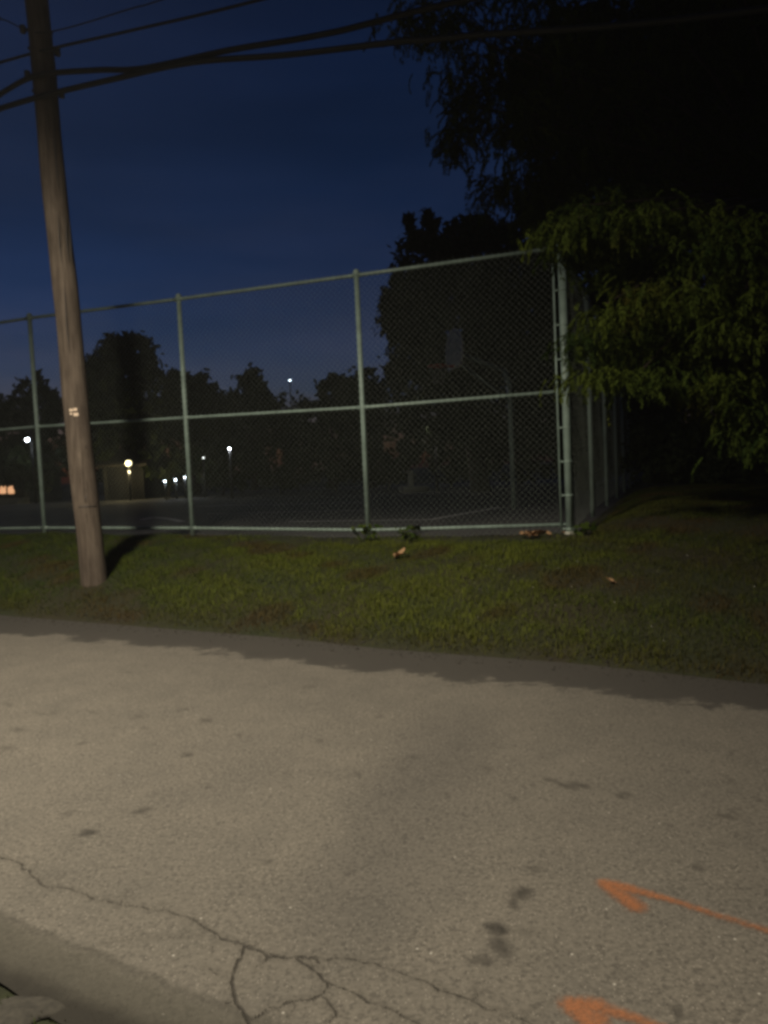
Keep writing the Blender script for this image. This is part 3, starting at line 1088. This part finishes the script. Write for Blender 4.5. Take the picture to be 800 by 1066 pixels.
far_tree('tree', [(35, 425, 30, 30), (10, 455, 38, 40), (60, 455, 30, 35), (35, 400, 12, 14)], 54, 5500, .26, 'ragged dark tree at the left picture edge, behind the utility pole', 32)
far_tree('tree', [(130, 385, 36, 34), (118, 430, 40, 50), (160, 425, 36, 45), (134, 370, 36, 22), (106, 395, 22, 36)], 44, 9000, .24, 'dark round-topped tree just right of the utility pole', 150, tr=.3)
far_tree('tree', [(205, 425, 34, 35), (190, 405, 22, 22), (222, 445, 30, 40)], 47, 5000, .26, 'dark sloping tree behind the second fence post, right of the round-topped one', 205)
far_tree('tree', [(262, 415, 26, 28), (266, 396, 13, 12), (285, 435, 30, 28), (250, 445, 34, 40)], 50, 5500, .24, 'dark tree with a small peak in the middle of the low tree line', 265)
far_tree('tree', [(320, 445, 30, 32), (345, 420, 22, 22), (352, 402, 15, 14), (365, 430, 26, 40)], 45, 5500, .22, 'loose bushy tree left of the third fence post', 345)
far_tree('tree', [(385, 430, 22, 48), (384, 395, 12, 14)], 43, 2600, .22, 'narrow dark tree between the bushy tree and the large one', 388)
far_tree('tree', [(445, 270, 36, 34), (430, 330, 40, 46), (500, 260, 46, 38), (480, 340, 70, 70), (440, 410, 46, 60), (540, 330, 60, 80), (520, 420, 70, 60), (440, 240, 24, 18), (492, 236, 30, 16), (411, 320, 18, 30)], 30, 26000, .17,
         'largest dark tree behind the basketball hoop, rising above the fence', 500, tr=.4)
far_tree('tree', [(620, 300, 80, 110), (620, 420, 80, 80), (580, 230, 50, 50)], 27, 14000, .17, 'dense dark tree behind the fence corner post', 610, tr=.3)
far_tree('tree', [(720, 280, 90, 120), (730, 400, 90, 85), (780, 200, 70, 90)], 23, 16000, .16, 'dense dark tree at the right edge, behind the drooping leaves', 725, tr=.3)
far_tree('tree', [(690, 120, 110, 110), (800, 80, 90, 130), (600, 100, 70, 90), (760, -20, 100, 70)], 17, 26000, .14, 'tall black tree filling the upper right, above the drooping leaves', 830, tr=.35)

# shrub row along the far court edge
for i, (px, py, rx, ry) in enumerate([(20, 490, 40, 24), (95, 480, 34, 30), (175, 470, 36, 36), (232, 482, 30, 28), (292, 478, 38, 30), (350, 476, 36, 30), (405, 470, 36, 34), (470, 470, 40, 36), (540, 466, 44, 40), (612, 470, 40, 34)]):
    far_tree('shrub', [(px, py, rx, ry), (px + rx * .5, py + 6, rx * .6, ry * .75)], 43 - i * .9, 1700, .2,
             ['lowest dark shrub at the left edge beyond the court', 'dark shrub beside the grey park building', 'dark shrub behind the row of small path lights', 'dark shrub under the white court lamp',
              'dark shrub below the peaked tree', 'dark shrub beneath the bushy tree', 'dark shrub behind the third fence post', 'dark shrub below the basketball rim',
              'dark shrub right behind the hoop pole', 'dark shrub seen past the fence corner post'][i], px, 'shrubs along the far court edge', .06, 'shrub')
# undergrowth on the dark right
for px, py, rx, ry, Y, lb in [(690, 480, 40, 45, 19, 'dark undergrowth bush beside the receding fence'), (750, 475, 50, 50, 17, 'dark undergrowth bush under the lowest drooping leaves'), (820, 470, 50, 60, 16, 'dark undergrowth bush at the right picture edge')]:
    far_tree('bush', [(px, py, rx, ry), (px + 20, py + 10, rx * .8, ry * .7)], Y, 4200, .1, lb, px, 'bushes under the right-hand trees', .05, 'bush')

# ---- the near overhanging tree with drooping compound leaves
NL = 21


def compound(P, az, pitch, L):
    """pinnate leaves: returns verts, faces, n per leaf"""
    n = len(P)
    d0 = np.stack([np.cos(az), np.sin(az)], -1)
    VV = []
    for j in range(NL):
        if j < NL - 1:
            q = 0.22 + 0.74 * (j // 2) / ((NL - 1) / 2 - 1)
            sgn = 1 if j % 2 else -1
        else:
            q, sgn = 0.98, 0
        # droop: pitch falls along the rachis
        tq = pitch - q * 1.25
        # integrate roughly
        hx = L * q * np.cos(pitch - q * .62)
        hz = L * q * np.sin(pitch - q * .62)
        c = P + np.stack([d0[:, 0] * hx, d0[:, 1] * hx, hz], -1)
        fwd = np.stack([d0[:, 0] * np.cos(tq), d0[:, 1] * np.cos(tq), np.sin(tq)], -1)
        sdv = np.stack([-d0[:, 1], d0[:, 0], np.zeros(n)], -1) * sgn
        ld = fwd * (0.55 if sgn else 1.0) + sdv * 0.75 + np.array([0, 0, -0.55]) + rng.normal(0, .12, (n, 3))
        ld /= np.linalg.norm(ld, axis=1)[:, None]
        wd = np.cross(ld, fwd + rng.normal(0, .35, (n, 3)) + [0, 0, .3])
        wd /= np.linalg.norm(wd, axis=1)[:, None] + 1e-9
        wd = np.cross(wd, ld) * .55 + wd * .45 if sgn == 0 else np.cross(ld, wd)
        wd /= np.linalg.norm(wd, axis=1)[:, None] + 1e-9
        ll = (L * .215 * (1.0 - .35 * abs(q - .55)))[:, None]
        ww = ll * .17
        VV += [c, c + ld * ll * .42 + wd * ww, c + ld * ll, c + ld * ll * .42 - wd * ww]
    V = np.stack(VV, 1).reshape(-1, 3)
    Fq = (np.arange(n * NL) * 4)[:, None] + np.arange(4)[None, :]
    return V, Fq


LIT = [(590, 242), (598, 236), (602, 255), (618, 232), (602, 228), (630, 214), (655, 205), (683, 222), (727, 240), (756, 256), (640, 244), (633, 290), (660, 280), (706, 313), (681, 330), (747, 303), (786, 285),
       (612, 358), (647, 362), (675, 374), (640, 392), (612, 395), (716, 356), (723, 393), (768, 345), (755, 398), (786, 376), (775, 425), (792, 440), (781, 452), (700, 270), (810, 330), (815, 400), (690, 395), (668, 400)]
LIT += [(615, 262), (662, 240), (700, 225), (715, 275), (668, 305), (632, 330), (655, 338), (700, 345), (735, 330), (760, 320), (790, 320), (745, 365), (800, 350), (785, 255), (775, 235), (805, 300), (700, 372), (740, 412), (765, 410), (630, 376), (800, 460)]
DARK = [(470, 20, 26, 20), (430, 15, 24, 12), (495, 60, 34, 34), (482, 110, 20, 34), (474, 145, 12, 14), (510, 110, 24, 36), (545, 60, 44, 50), (535, 130, 26, 26), (580, 120, 40, 40), (555, 175, 34, 16), (515, 192, 22, 10), (590, 175, 34, 34),
        (620, 60, 60, 60), (690, 60, 60, 70), (760, 70, 60, 80), (640, 150, 50, 45), (720, 160, 60, 45), (790, 190, 50, 60), (540, -20, 60, 40), (640, -40, 90, 50), (760, -40, 90, 60), (560, 215, 20, 14)]
P_, A_, PI_, L_, T_ = [], [], [], [], []
cents = []
for px, py in LIT:
    Y = rng.uniform(8.2, 9.2) if px < 625 else (rng.uniform(7.9, 10.2) if px < 705 else rng.uniform(7.5, 9.3))
    c = at(px, py - 8, Y)
    cents.append(c)
    k = 60
    P_.append(c + rng.normal(0, 1, (k, 3)) * [.19, .19, .055])
    A_.append(rng.uniform(0, 2 * PI, k)); PI_.append(rng.uniform(-.75, .30, k)); L_.append(rng.uniform(.20, .34, k))
    T_.append(np.clip(rng.normal(.50, .16, k) + rng.normal(0, .22), 0, 1))
dc = []
for px, py, rx, ry in DARK:
    Y = rng.uniform(11.6, 14.0)
    c = at(px, py, Y)
    dc.append(c)
    s = Y / F
    k = int(60 + rx * ry * s * s * 170)
    p = rng.normal(0, .55, (k, 3))
    P_.append(c + p * [rx * s, max(rx, 30) * s * 1.0, ry * s])
    A_.append(rng.uniform(0, 2 * PI, k)); PI_.append(rng.uniform(-.8, .4, k)); L_.append(rng.uniform(.28, .50, k))
    T_.append(rng.uniform(.1, .8, k))
P_, A_, PI_, L_, T_ = map(np.concatenate, (P_, A_, PI_, L_, T_))
nb = at(850, 500, 12.6)
nb[2] = float(ground_z(nb[0], nb[1]))
nroot = empty('overhanging_tree', nb, 'large tree at the right with yellow-green drooping leaves hanging over the fence corner', 'tree')
V, Fq = compound(P_, A_, PI_, L_)
mesh_np('crown', V, Fq, LEAF_NEAR, nroot, False, {'tint': np.repeat(T_, NL * 4)})
m = MB()
hub = np.array([nb[0] - .3, nb[1] - .4, 5.0])
m.tube([nb - [0, 0, .3], nb + [0, 0, .3], (nb + hub) / 2 + [.1, 0, .2], hub, hub + [-.4, -.8, 2.5]], [.30, .24, .2, .17, .08], 12)
m.build('trunk', BARK, nroot, True)
m = MB()
for c in dc + cents[::2]:
    mid = (hub + c) / 2 + [0, 0, .35]
    m.tube([hub + (mid - hub) * .02, mid, c + [0, 0, .06]], [.05, .028, .008], 6)
m.build('branches', BARK, nroot, True)
print('compound', len(P_))

# ------------------------------------------------------------------ court
def cpt(u, w, z=0.0):
    p = CORNER[:2] + FDIR * u + FNRM * w
    return np.array([p[0], p[1], ZC + z])


us, ws = np.linspace(-.0, 40, 60), np.linspace(.75, 34, 50)
U_, W_ = np.meshgrid(us, ws)
V = CORNER[:2] + U_[..., None] * FDIR + W_[..., None] * FNRM
V = np.concatenate([V, np.full(V.shape[:2] + (1,), ZC + .006)], -1).reshape(-1, 3)
i = (np.arange(49)[:, None] * 60 + np.arange(59)[None, :]).ravel()
Fq = np.stack([i, i + 1, i + 61, i + 60], -1)
croot = tag(mesh_np('basketball_court', V, Fq, COURT), kind='structure')


def court_line(pts, wd=.06, mat=None):
    m = MB()
    for a, b in zip(pts[:-1], pts[1:]):
        a, b = np.array(a), np.array(b)
        d = (b - a) / np.linalg.norm(b - a)
        nn = np.array([-d[1], d[0], 0]) * wd
        m.add([a - nn, b - nn, b + nn, a + nn], [[0, 1, 2, 3]])
    return m.build('court_line', mat or WHITE, croot)


zl = ZC + .011
LINE = simple_mat('worn_line_paint', (0.62, 0.62, 0.60), .8, 0, .25, 4)
court_line([on(300, 543, zl), on(448, 541, zl), on(520, 528, zl)], .075, LINE)
court_line([on(215, 535, zl), on(380, 531, zl)], .06, LINE)
court_line([on(205, 527, zl), on(385, 523, zl)], .09, LINE)
court_line([on(x, y, zl) for x, y in ((148, 541), (160, 538.5), (176, 540), (190, 543))], .10, LINE)

# basketball hoop
HB = at(535, 523, 18.0)
HB[2] = ZC
hr = empty('basketball_hoop', HB, 'grey-poled basketball hoop with a fan-shaped white backboard and red rim, on the court', 'basketball hoop')
bc = at(473, 366, 17.7)
m = MB()
m.tube([HB - [0, 0, .1], HB + [0, 0, 2.9], HB + [-.12, 0, 3.25]], [.057, .057, .055], 14)
m.build('pole', GALV, hr, True)
m = MB()
m.tube([HB + [-.12, 0, 3.22], np.array([bc[0] + .10, bc[1], bc[2] - .05])], .045, 10)
m.tube([HB + [0, 0, 2.5], np.array([bc[0] + .10, bc[1], bc[2] - .25])], .03, 8)
m.build('support_arm', GALV, hr, True)
# fan board: outline in its own plane (y across, z up), turned a little to us
ol = []
for a in np.linspace(-PI * .5, PI * .5, 19):
    ol.append((.69 * math.sin(a), -.02 + .50 * math.cos(a) ** .9))
ol = [(-.55, -.36), (-.68, -.15)] + ol + [(.68, -.15), (.55, -.36)]
yaw = math.radians(10)
cy_, sy_ = math.cos(yaw), math.sin(yaw)


def bd(y, z, x):
    return (bc[0] + x * cy_ - y * sy_, bc[1] + x * sy_ + y * cy_, bc[2] + z)


m = MB()
nO = len(ol)
m.add([bd(y, z, -.02) for y, z in ol] + [bd(y, z, .02) for y, z in ol],
      [list(range(nO)), list(range(2 * nO - 1, nO - 1, -1))] + [[k, k + nO, (k + 1) % nO + nO, (k + 1) % nO] for k in range(nO)])
bb = m.build('backboard', BOARD, hr)
m = MB()
m.tube([bd(y, z, 0) for y, z in ol] + [bd(*ol[0], 0)], .024, 8)
m.build('board_edge', WHITE, bb, True)
m = MB()
ring = [np.array(bd(.225 * math.sin(a), -.32, -.39 + .225 * math.cos(a))) for a in np.linspace(0, 2 * PI, 25)]
m.tube(ring, .014, 8, False)
m.tube([bd(-.06, -.33, -.02), bd(-.05, -.33, -.17)], .02, 6)
m.tube([bd(.06, -.33, -.02), bd(.05, -.33, -.17)], .02, 6)
m.build('rim', RED, hr, True)
m = MB()
for k in range(12):
    a = 2 * PI * k / 12
    for s in (1, -1):
        m.tube([bd(.22 * math.sin(a), -.33, -.39 + .22 * math.cos(a)), bd(.15 * math.sin(a + s * .4), -.53, -.39 + .15 * math.cos(a + s * .4)), bd(.11 * math.sin(a), -.72, -.39 + .11 * math.cos(a))], .004, 4)
m.build('net', simple_mat('net_cord', (.25, .25, .24), .9), hr)

# pale bollard-like post on a slab, far side of the court
sb = at(431, 508, 33.0)
sb[2] = float(ground_z(sb[0], sb[1]))
dr = empty('drinking_fountain', sb, 'short pale post on a low pale slab, alone on the far side of the court', 'fountain')
m = MB(); m.box((sb[0], sb[1], sb[2] + .12), (1.15, .9, .24), .2, .03); m.build('slab', PALE, dr)
m = MB(); m.box((sb[0] - .12, sb[1], sb[2] + .24 + .32), (.2, .2, .64), .2, .02); m.box((sb[0] - .12, sb[1], sb[2] + .9), (.26, .24, .06), .2, .01); m.build('pedestal', PALE, dr)


# ------------------------------------------------------------------ lamps, houses
def lamp_node(name, loc, power, col, radius, parent):
    l = bpy.data.lights.new(name, 'POINT')
    l.energy = power
    l.color = col
    l.shadow_soft_size = radius
    o = bpy.data.objects.new(name, l)
    o.location = [float(c) for c in loc]
    COL.objects.link(o)
    if parent:
        o.parent = parent
        o.matrix_parent_inverse = parent.matrix_basis.inverted()
    return o


WHITE_L = emit_mat('white_lamp_glass', (.82, .92, 1.0), 16)
YELLOW_L = emit_mat('yellow_lamp_glass', (1.0, .88, .46), 1.5)
SMALL_L = emit_mat('small_lamp_glass', (.72, .9, 1.0), 9)
DIM_L = emit_mat('dim_lamp_glass', (.9, .95, .9), 2.2)
WARM_WIN = emit_mat('lit_window_glass', (1.0, .52, .26), .45)


def street_light(name, px, py, Y, r, mat, label, cat, group=None, power=0.0, col=(1, 1, 1), style='globe'):
    c = at(px, py, Y)
    b = c.copy()
    b[2] = float(ground_z(b[0], b[1]))
    root = empty(name, b, label, cat, group)
    m = MB()
    if style == 'arm':
        m.tube([b, b + [0, 0, (c[2] - b[2]) + .6]], [.09, .06], 8)
        m.tube([b + [0, 0, c[2] - b[2] + .55], np.array([c[0] - .9, c[1] - .1, c[2] + .35]) * 0 + b + [-.0, -.5, c[2] - b[2] + .42]], .035, 6)
    else:
        m.tube([b, np.array([c[0], c[1], c[2] - r * .9])], [.06, .045], 8)
    m.build('pole', DARKMETAL, root, True)
    g = MB()
    g.sphere(tuple(c + ([0, -.5, 0] if style == 'arm' else [0, 0, 0])), r, 14, 10)
    g.build('globe', mat, root, True)
    h = MB()
    q = c + ([0, -.5, 0] if style == 'arm' else [0, 0, 0])
    h.tube([q + [0, 0, r * .75], q + [0, 0, r * 1.15]], [r * .9, r * .3], 10)
    h.build('cap', DARKMETAL, root, True)
    if power:
        lamp_node('bulb', q - [0, r * 1.6, 0], power, col, r, root)
    return root


street_light('street_lamp', 33, 458, 42, .095, WHITE_L, 'cold white street lamp glowing beside the leftmost fence post', 'street lamp', None, 7, (.82, .92, 1), 'arm')
street_light('court_lamp', 239, 467, 34, .045, WHITE_L, 'small white lamp right of the second fence post, alone against the dark trees', 'lamp', None, 3, (.9, .95, 1))
g5 = 'row of small white path lights'
for px, py, Y, r, lb in ((172, 501, 38, .042, 'leftmost of the small path lights low beside the court'), (183, 499.5, 38.5, .038, 'second path light from the left in the low row'),
                         (192.5, 497, 39, .034, 'third path light from the left, tight against the fence post'), (197, 495.5, 39.5, .042, 'rightmost path light, just touching the second fence post')):
    street_light('path_light', px, py, Y, r, SMALL_L, lb, 'path light', g5, 2, (.8, .9, 1))
street_light('path_light', 212, 476.5, 39, .04, DIM_L, 'dim small light on a post just right of the second fence post', 'lamp')
street_light('light_mast', 302, 396, 70, .05, SMALL_L, 'tiny white light on a tall thin mast against the evening sky', 'light mast')
street_light('court_lamp', 453, 451, 31, .04, DIM_L, 'faint lamp glint beneath the basketball rim', 'lamp', None, 9, (1, .95, .8))

# grey park building with a yellow lamp
def house(name, px0, px1, ptop, Y, roof_h, label, cat, wmat):
    a = at(px0, 500, Y); b = at(px1, 500, Y)
    z0 = float(ground_z(a[0], a[1]))
    zt = at((px0 + px1) / 2, ptop, Y)[2]
    c = (a + b) / 2
    root = empty(name, (c[0], Y + 2.5, z0), label, cat)
    w_ = b[0] - a[0]
    m = MB(); m.box((c[0], Y + 2.5, (z0 + zt) / 2), (w_, 5, zt - z0)); m.build('wall', wmat, root)
    m = MB()
    x0, x1, y0, y1 = c[0] - w_ / 2 - .3, c[0] + w_ / 2 + .3, Y - .35, Y + 5.35
    ym = Y + 2.5
    m.add([(x0, y0, zt), (x1, y0, zt), (x1, y1, zt), (x0, y1, zt), (x0, ym, zt + roof_h), (x1, ym, zt + roof_h),
           (x0, y0, zt + .12), (x1, y0, zt + .12), (x1, y1, zt + .12), (x0, y1, zt + .12)],
          [[0, 3, 2, 1], [0, 1, 7, 6], [2, 3, 9, 8], [6, 7, 5, 4], [8, 9, 4, 5], [0, 6, 4, 9, 3], [1, 2, 8, 5, 7]])
    m.build('roof', ROOFM, root)
    return root, c, z0, zt


pb, pc, pz0, pzt = house('park_building', 108, 150, 486, 41, 1.0, 'low grey park building behind the yellow lamp', 'building', DARKWALL)
m = MB(); m.box((pc[0] - .3, 41 - .03, pz0 + 1.0), (.9, .08, 2.0)); m.build('door', DARKMETAL, pb)
yl = at(134, 482, 39.8)
yb = yl.copy(); yb[2] = float(ground_z(yb[0], yb[1]))
yr = empty('lantern', yb, 'bright yellow lantern on a post in front of the grey park building', 'lantern')
m = MB(); m.tube([yb, np.array([yl[0], yl[1], yl[2] - .14])], [.07, .05], 8); m.build('pole', DARKMETAL, yr, True)
m = MB(); m.sphere(tuple(yl), .16, 16, 12); m.build('globe', YELLOW_L, yr, True)
m = MB(); m.tube([yl + [0, 0, .12], yl + [0, 0, .2]], [.12, .04], 10); m.build('cap', DARKMETAL, yr, True)
m = MB(); m.sphere(tuple(yl + [.03, -.06, -.48]), .055, 10, 8, 1.4); m.build('lower_reflection', emit_mat('reflection_glow', (1, .85, .55), 1.2), yr, True)  # reflection below the lantern, put in as a small glowing sphere
lamp_node('bulb', yl - [0, .35, .1], 34, (1.0, .80, .36), .15, yr)

hr2, hc, hz0, hzt = house('house', -60, 26, 500, 44, 1.4, 'dark house at the left edge with two small lit orange windows', 'house', GREYWALL)
for px in (4, 12.5):
    p = at(px, 510, 44)
    m = MB(); m.box((p[0], 43.96, p[2]), (.42, .10, .5)); fr = m.build('window', PALE, hr2)
    m = MB(); m.box((p[0], 43.90, p[2]), (.35, .04, .42)); m.build('pane', WARM_WIN, fr)
p = at(8, 521, 43)
m = MB(); m.box((p[0], 42.6, hz0 + .1), (2.2, 1.4, .25)); m.box((p[0], 42.9, hz0 + .25), (2.2, .8, .2)); m.build('porch_step', PALE, hr2)

# ------------------------------------------------------------------ street lamp above the road, left of the picture
LP = np.array([-3.7, 3.4, 7.6])
lb_ = np.array([-4.9, 2.5, 0.0])
lb_[2] = float(ground_z(lb_[0], lb_[1]))
lr = empty('street_lamp', lb_, 'galvanised street lamp standing at the near kerb, outside the picture to the left', 'street lamp')
m = MB(); m.tube([lb_, lb_ + [0, 0, 7.4], lb_ + [.25, .2, 7.75], LP + [-.25, -.18, .22]], [.10, .07, .05, .04], 12); m.build('pole', GALV, lr, True)
m = MB(); m.box(tuple(LP + [0, 0, .17]), (.62, .30, .12), .64, .03); m.build('lamp_head', DARKMETAL, lr)
LAMP = lamp_node('bulb', LP, 2250, (1.0, .88, .69), .28, lr)
LAMP.data.use_nodes = True
nt = LAMP.data.node_tree
em = nt.nodes['Emission']
geo = nt.nodes.new('ShaderNodeNewGeometry')
sep = nt.nodes.new('ShaderNodeSeparateXYZ')
nt.links.new(geo.outputs['Incoming'], sep.inputs[0])
dwn = math_(nt, 'MULTIPLY', sep.outputs[2], -1.0)
cut = maprange(nt, dwn, 0.19, 0.75, 0.006, 1.0)           # full cut-off optic: fades towards the horizontal
side_ = maprange(nt, sep.outputs[0], 0.47, 0.72, 1.0, 0.56)      # less light thrown along the kerb than across the road
nt.links.new(math_(nt, 'MULTIPLY', cut, side_), em.inputs['Strength'])

# ------------------------------------------------------------------ sky
W = bpy.data.worlds.new('World')
SC.world = W
W.use_nodes = True
nt = W.node_tree
bg = nt.nodes['Background']
sky = nt.nodes.new('ShaderNodeTexSky')
sky.sky_type = 'NISHITA'
sky.sun_disc = False
sky.sun_elevation = math.radians(-3.0)
sky.sun_rotation = math.radians(-25)
sky.ozone_density = 3.4
tc = nt.nodes.new('ShaderNodeTexCoord')
def sky_noise(scale3, sc, det, loc):
    mp = nt.nodes.new('ShaderNodeMapping')
    mp.inputs['Scale'].default_value = scale3
    mp.inputs['Location'].default_value = loc
    nt.links.new(tc.outputs['Generated'], mp.inputs['Vector'])
    return noise(nt, sc, det, .55, mp.outputs['Vector'])


sp = nt.nodes.new('ShaderNodeSeparateXYZ')
nt.links.new(tc.outputs['Generated'], sp.inputs[0])
lowband = maprange(nt, sp.outputs[2], .08, .50, 1.0, .12)
thick = ramp(nt, sky_noise((1.0, 1.0, 4.2), 2.2, 6, (.3, .1, .55)), [(0.36, 0.0), (0.66, 1.0)])
dark = ramp(nt, sky_noise((.8, .8, 5.0), 1.6, 5, (1.3, .7, .2)), [(0.42, 0.0), (0.68, 1.0)])
# thin dusk cloud: greyer than the clear sky, some of it a little darker, some lighter
skyc = mix(nt, math_(nt, 'MULTIPLY', thick, lowband), sky.outputs[0], mix(nt, 1.0, sky.outputs[0], (2.5, 1.42, 1.10), 'MULTIPLY'))
skyc = mix(nt, math_(nt, 'MULTIPLY', dark, .75), skyc, mix(nt, 1.0, skyc, (.56, .66, .66), 'MULTIPLY'))
skyc = mix(nt, 1.0, skyc, mix(nt, maprange(nt, sp.outputs[2], .06, .42), (1.02, 1.24, 1.36), (0.64, 1.05, .99)), 'MULTIPLY')
nt.links.new(skyc, bg.inputs['Color'])
bg.inputs['Strength'].default_value = 0.15

# ------------------------------------------------------------------ thin haze volume, added to veil the view and lift the blacks
HZ = 0.0007
if HZ:
    hm = bpy.data.materials.new('added_haze')
    hm.use_nodes = True
    nt = hm.node_tree
    nt.nodes.remove(nt.nodes['Principled BSDF'])
    pv = nt.nodes.new('ShaderNodeVolumePrincipled')
    pv.inputs['Color'].default_value = (.85, .87, .9, 1)
    pv.inputs['Density'].default_value = HZ
    nt.links.new(pv.outputs[0], nt.nodes['Material Output'].inputs['Volume'])
    b = MB()
    b.box((0, 0, 9.5), (1100, 1100, 23))
    tag(b.build('added_haze', hm), kind='stuff')

# ------------------------------------------------------------------ camera and render
cam = bpy.data.cameras.new('camera')
cam.sensor_fit = 'VERTICAL'
cam.sensor_height = 36
cam.lens = 801 / 1066 * 36
cam.clip_end = 2000
cam.clip_start = .05
co = bpy.data.objects.new('camera', cam)
COL.objects.link(co)
from mathutils import Matrix
M = Matrix(((RV[0], UV[0], -fw[0], 0), (RV[1], UV[1], -fw[1], 0), (RV[2], UV[2], -fw[2], H), (0, 0, 0, 1)))
co.matrix_world = M
SC.camera = co
vs = SC.view_settings
vs.view_transform = 'Standard'
vs.look = 'None'
vs.exposure = 1.0
vs.gamma = 1.0
vs.use_curve_mapping = False
SC.cycles.filter_width = 3.3
SC.cycles.use_denoising = True
SC.cycles.max_bounces = 5
SC.cycles.sample_clamp_indirect = 4
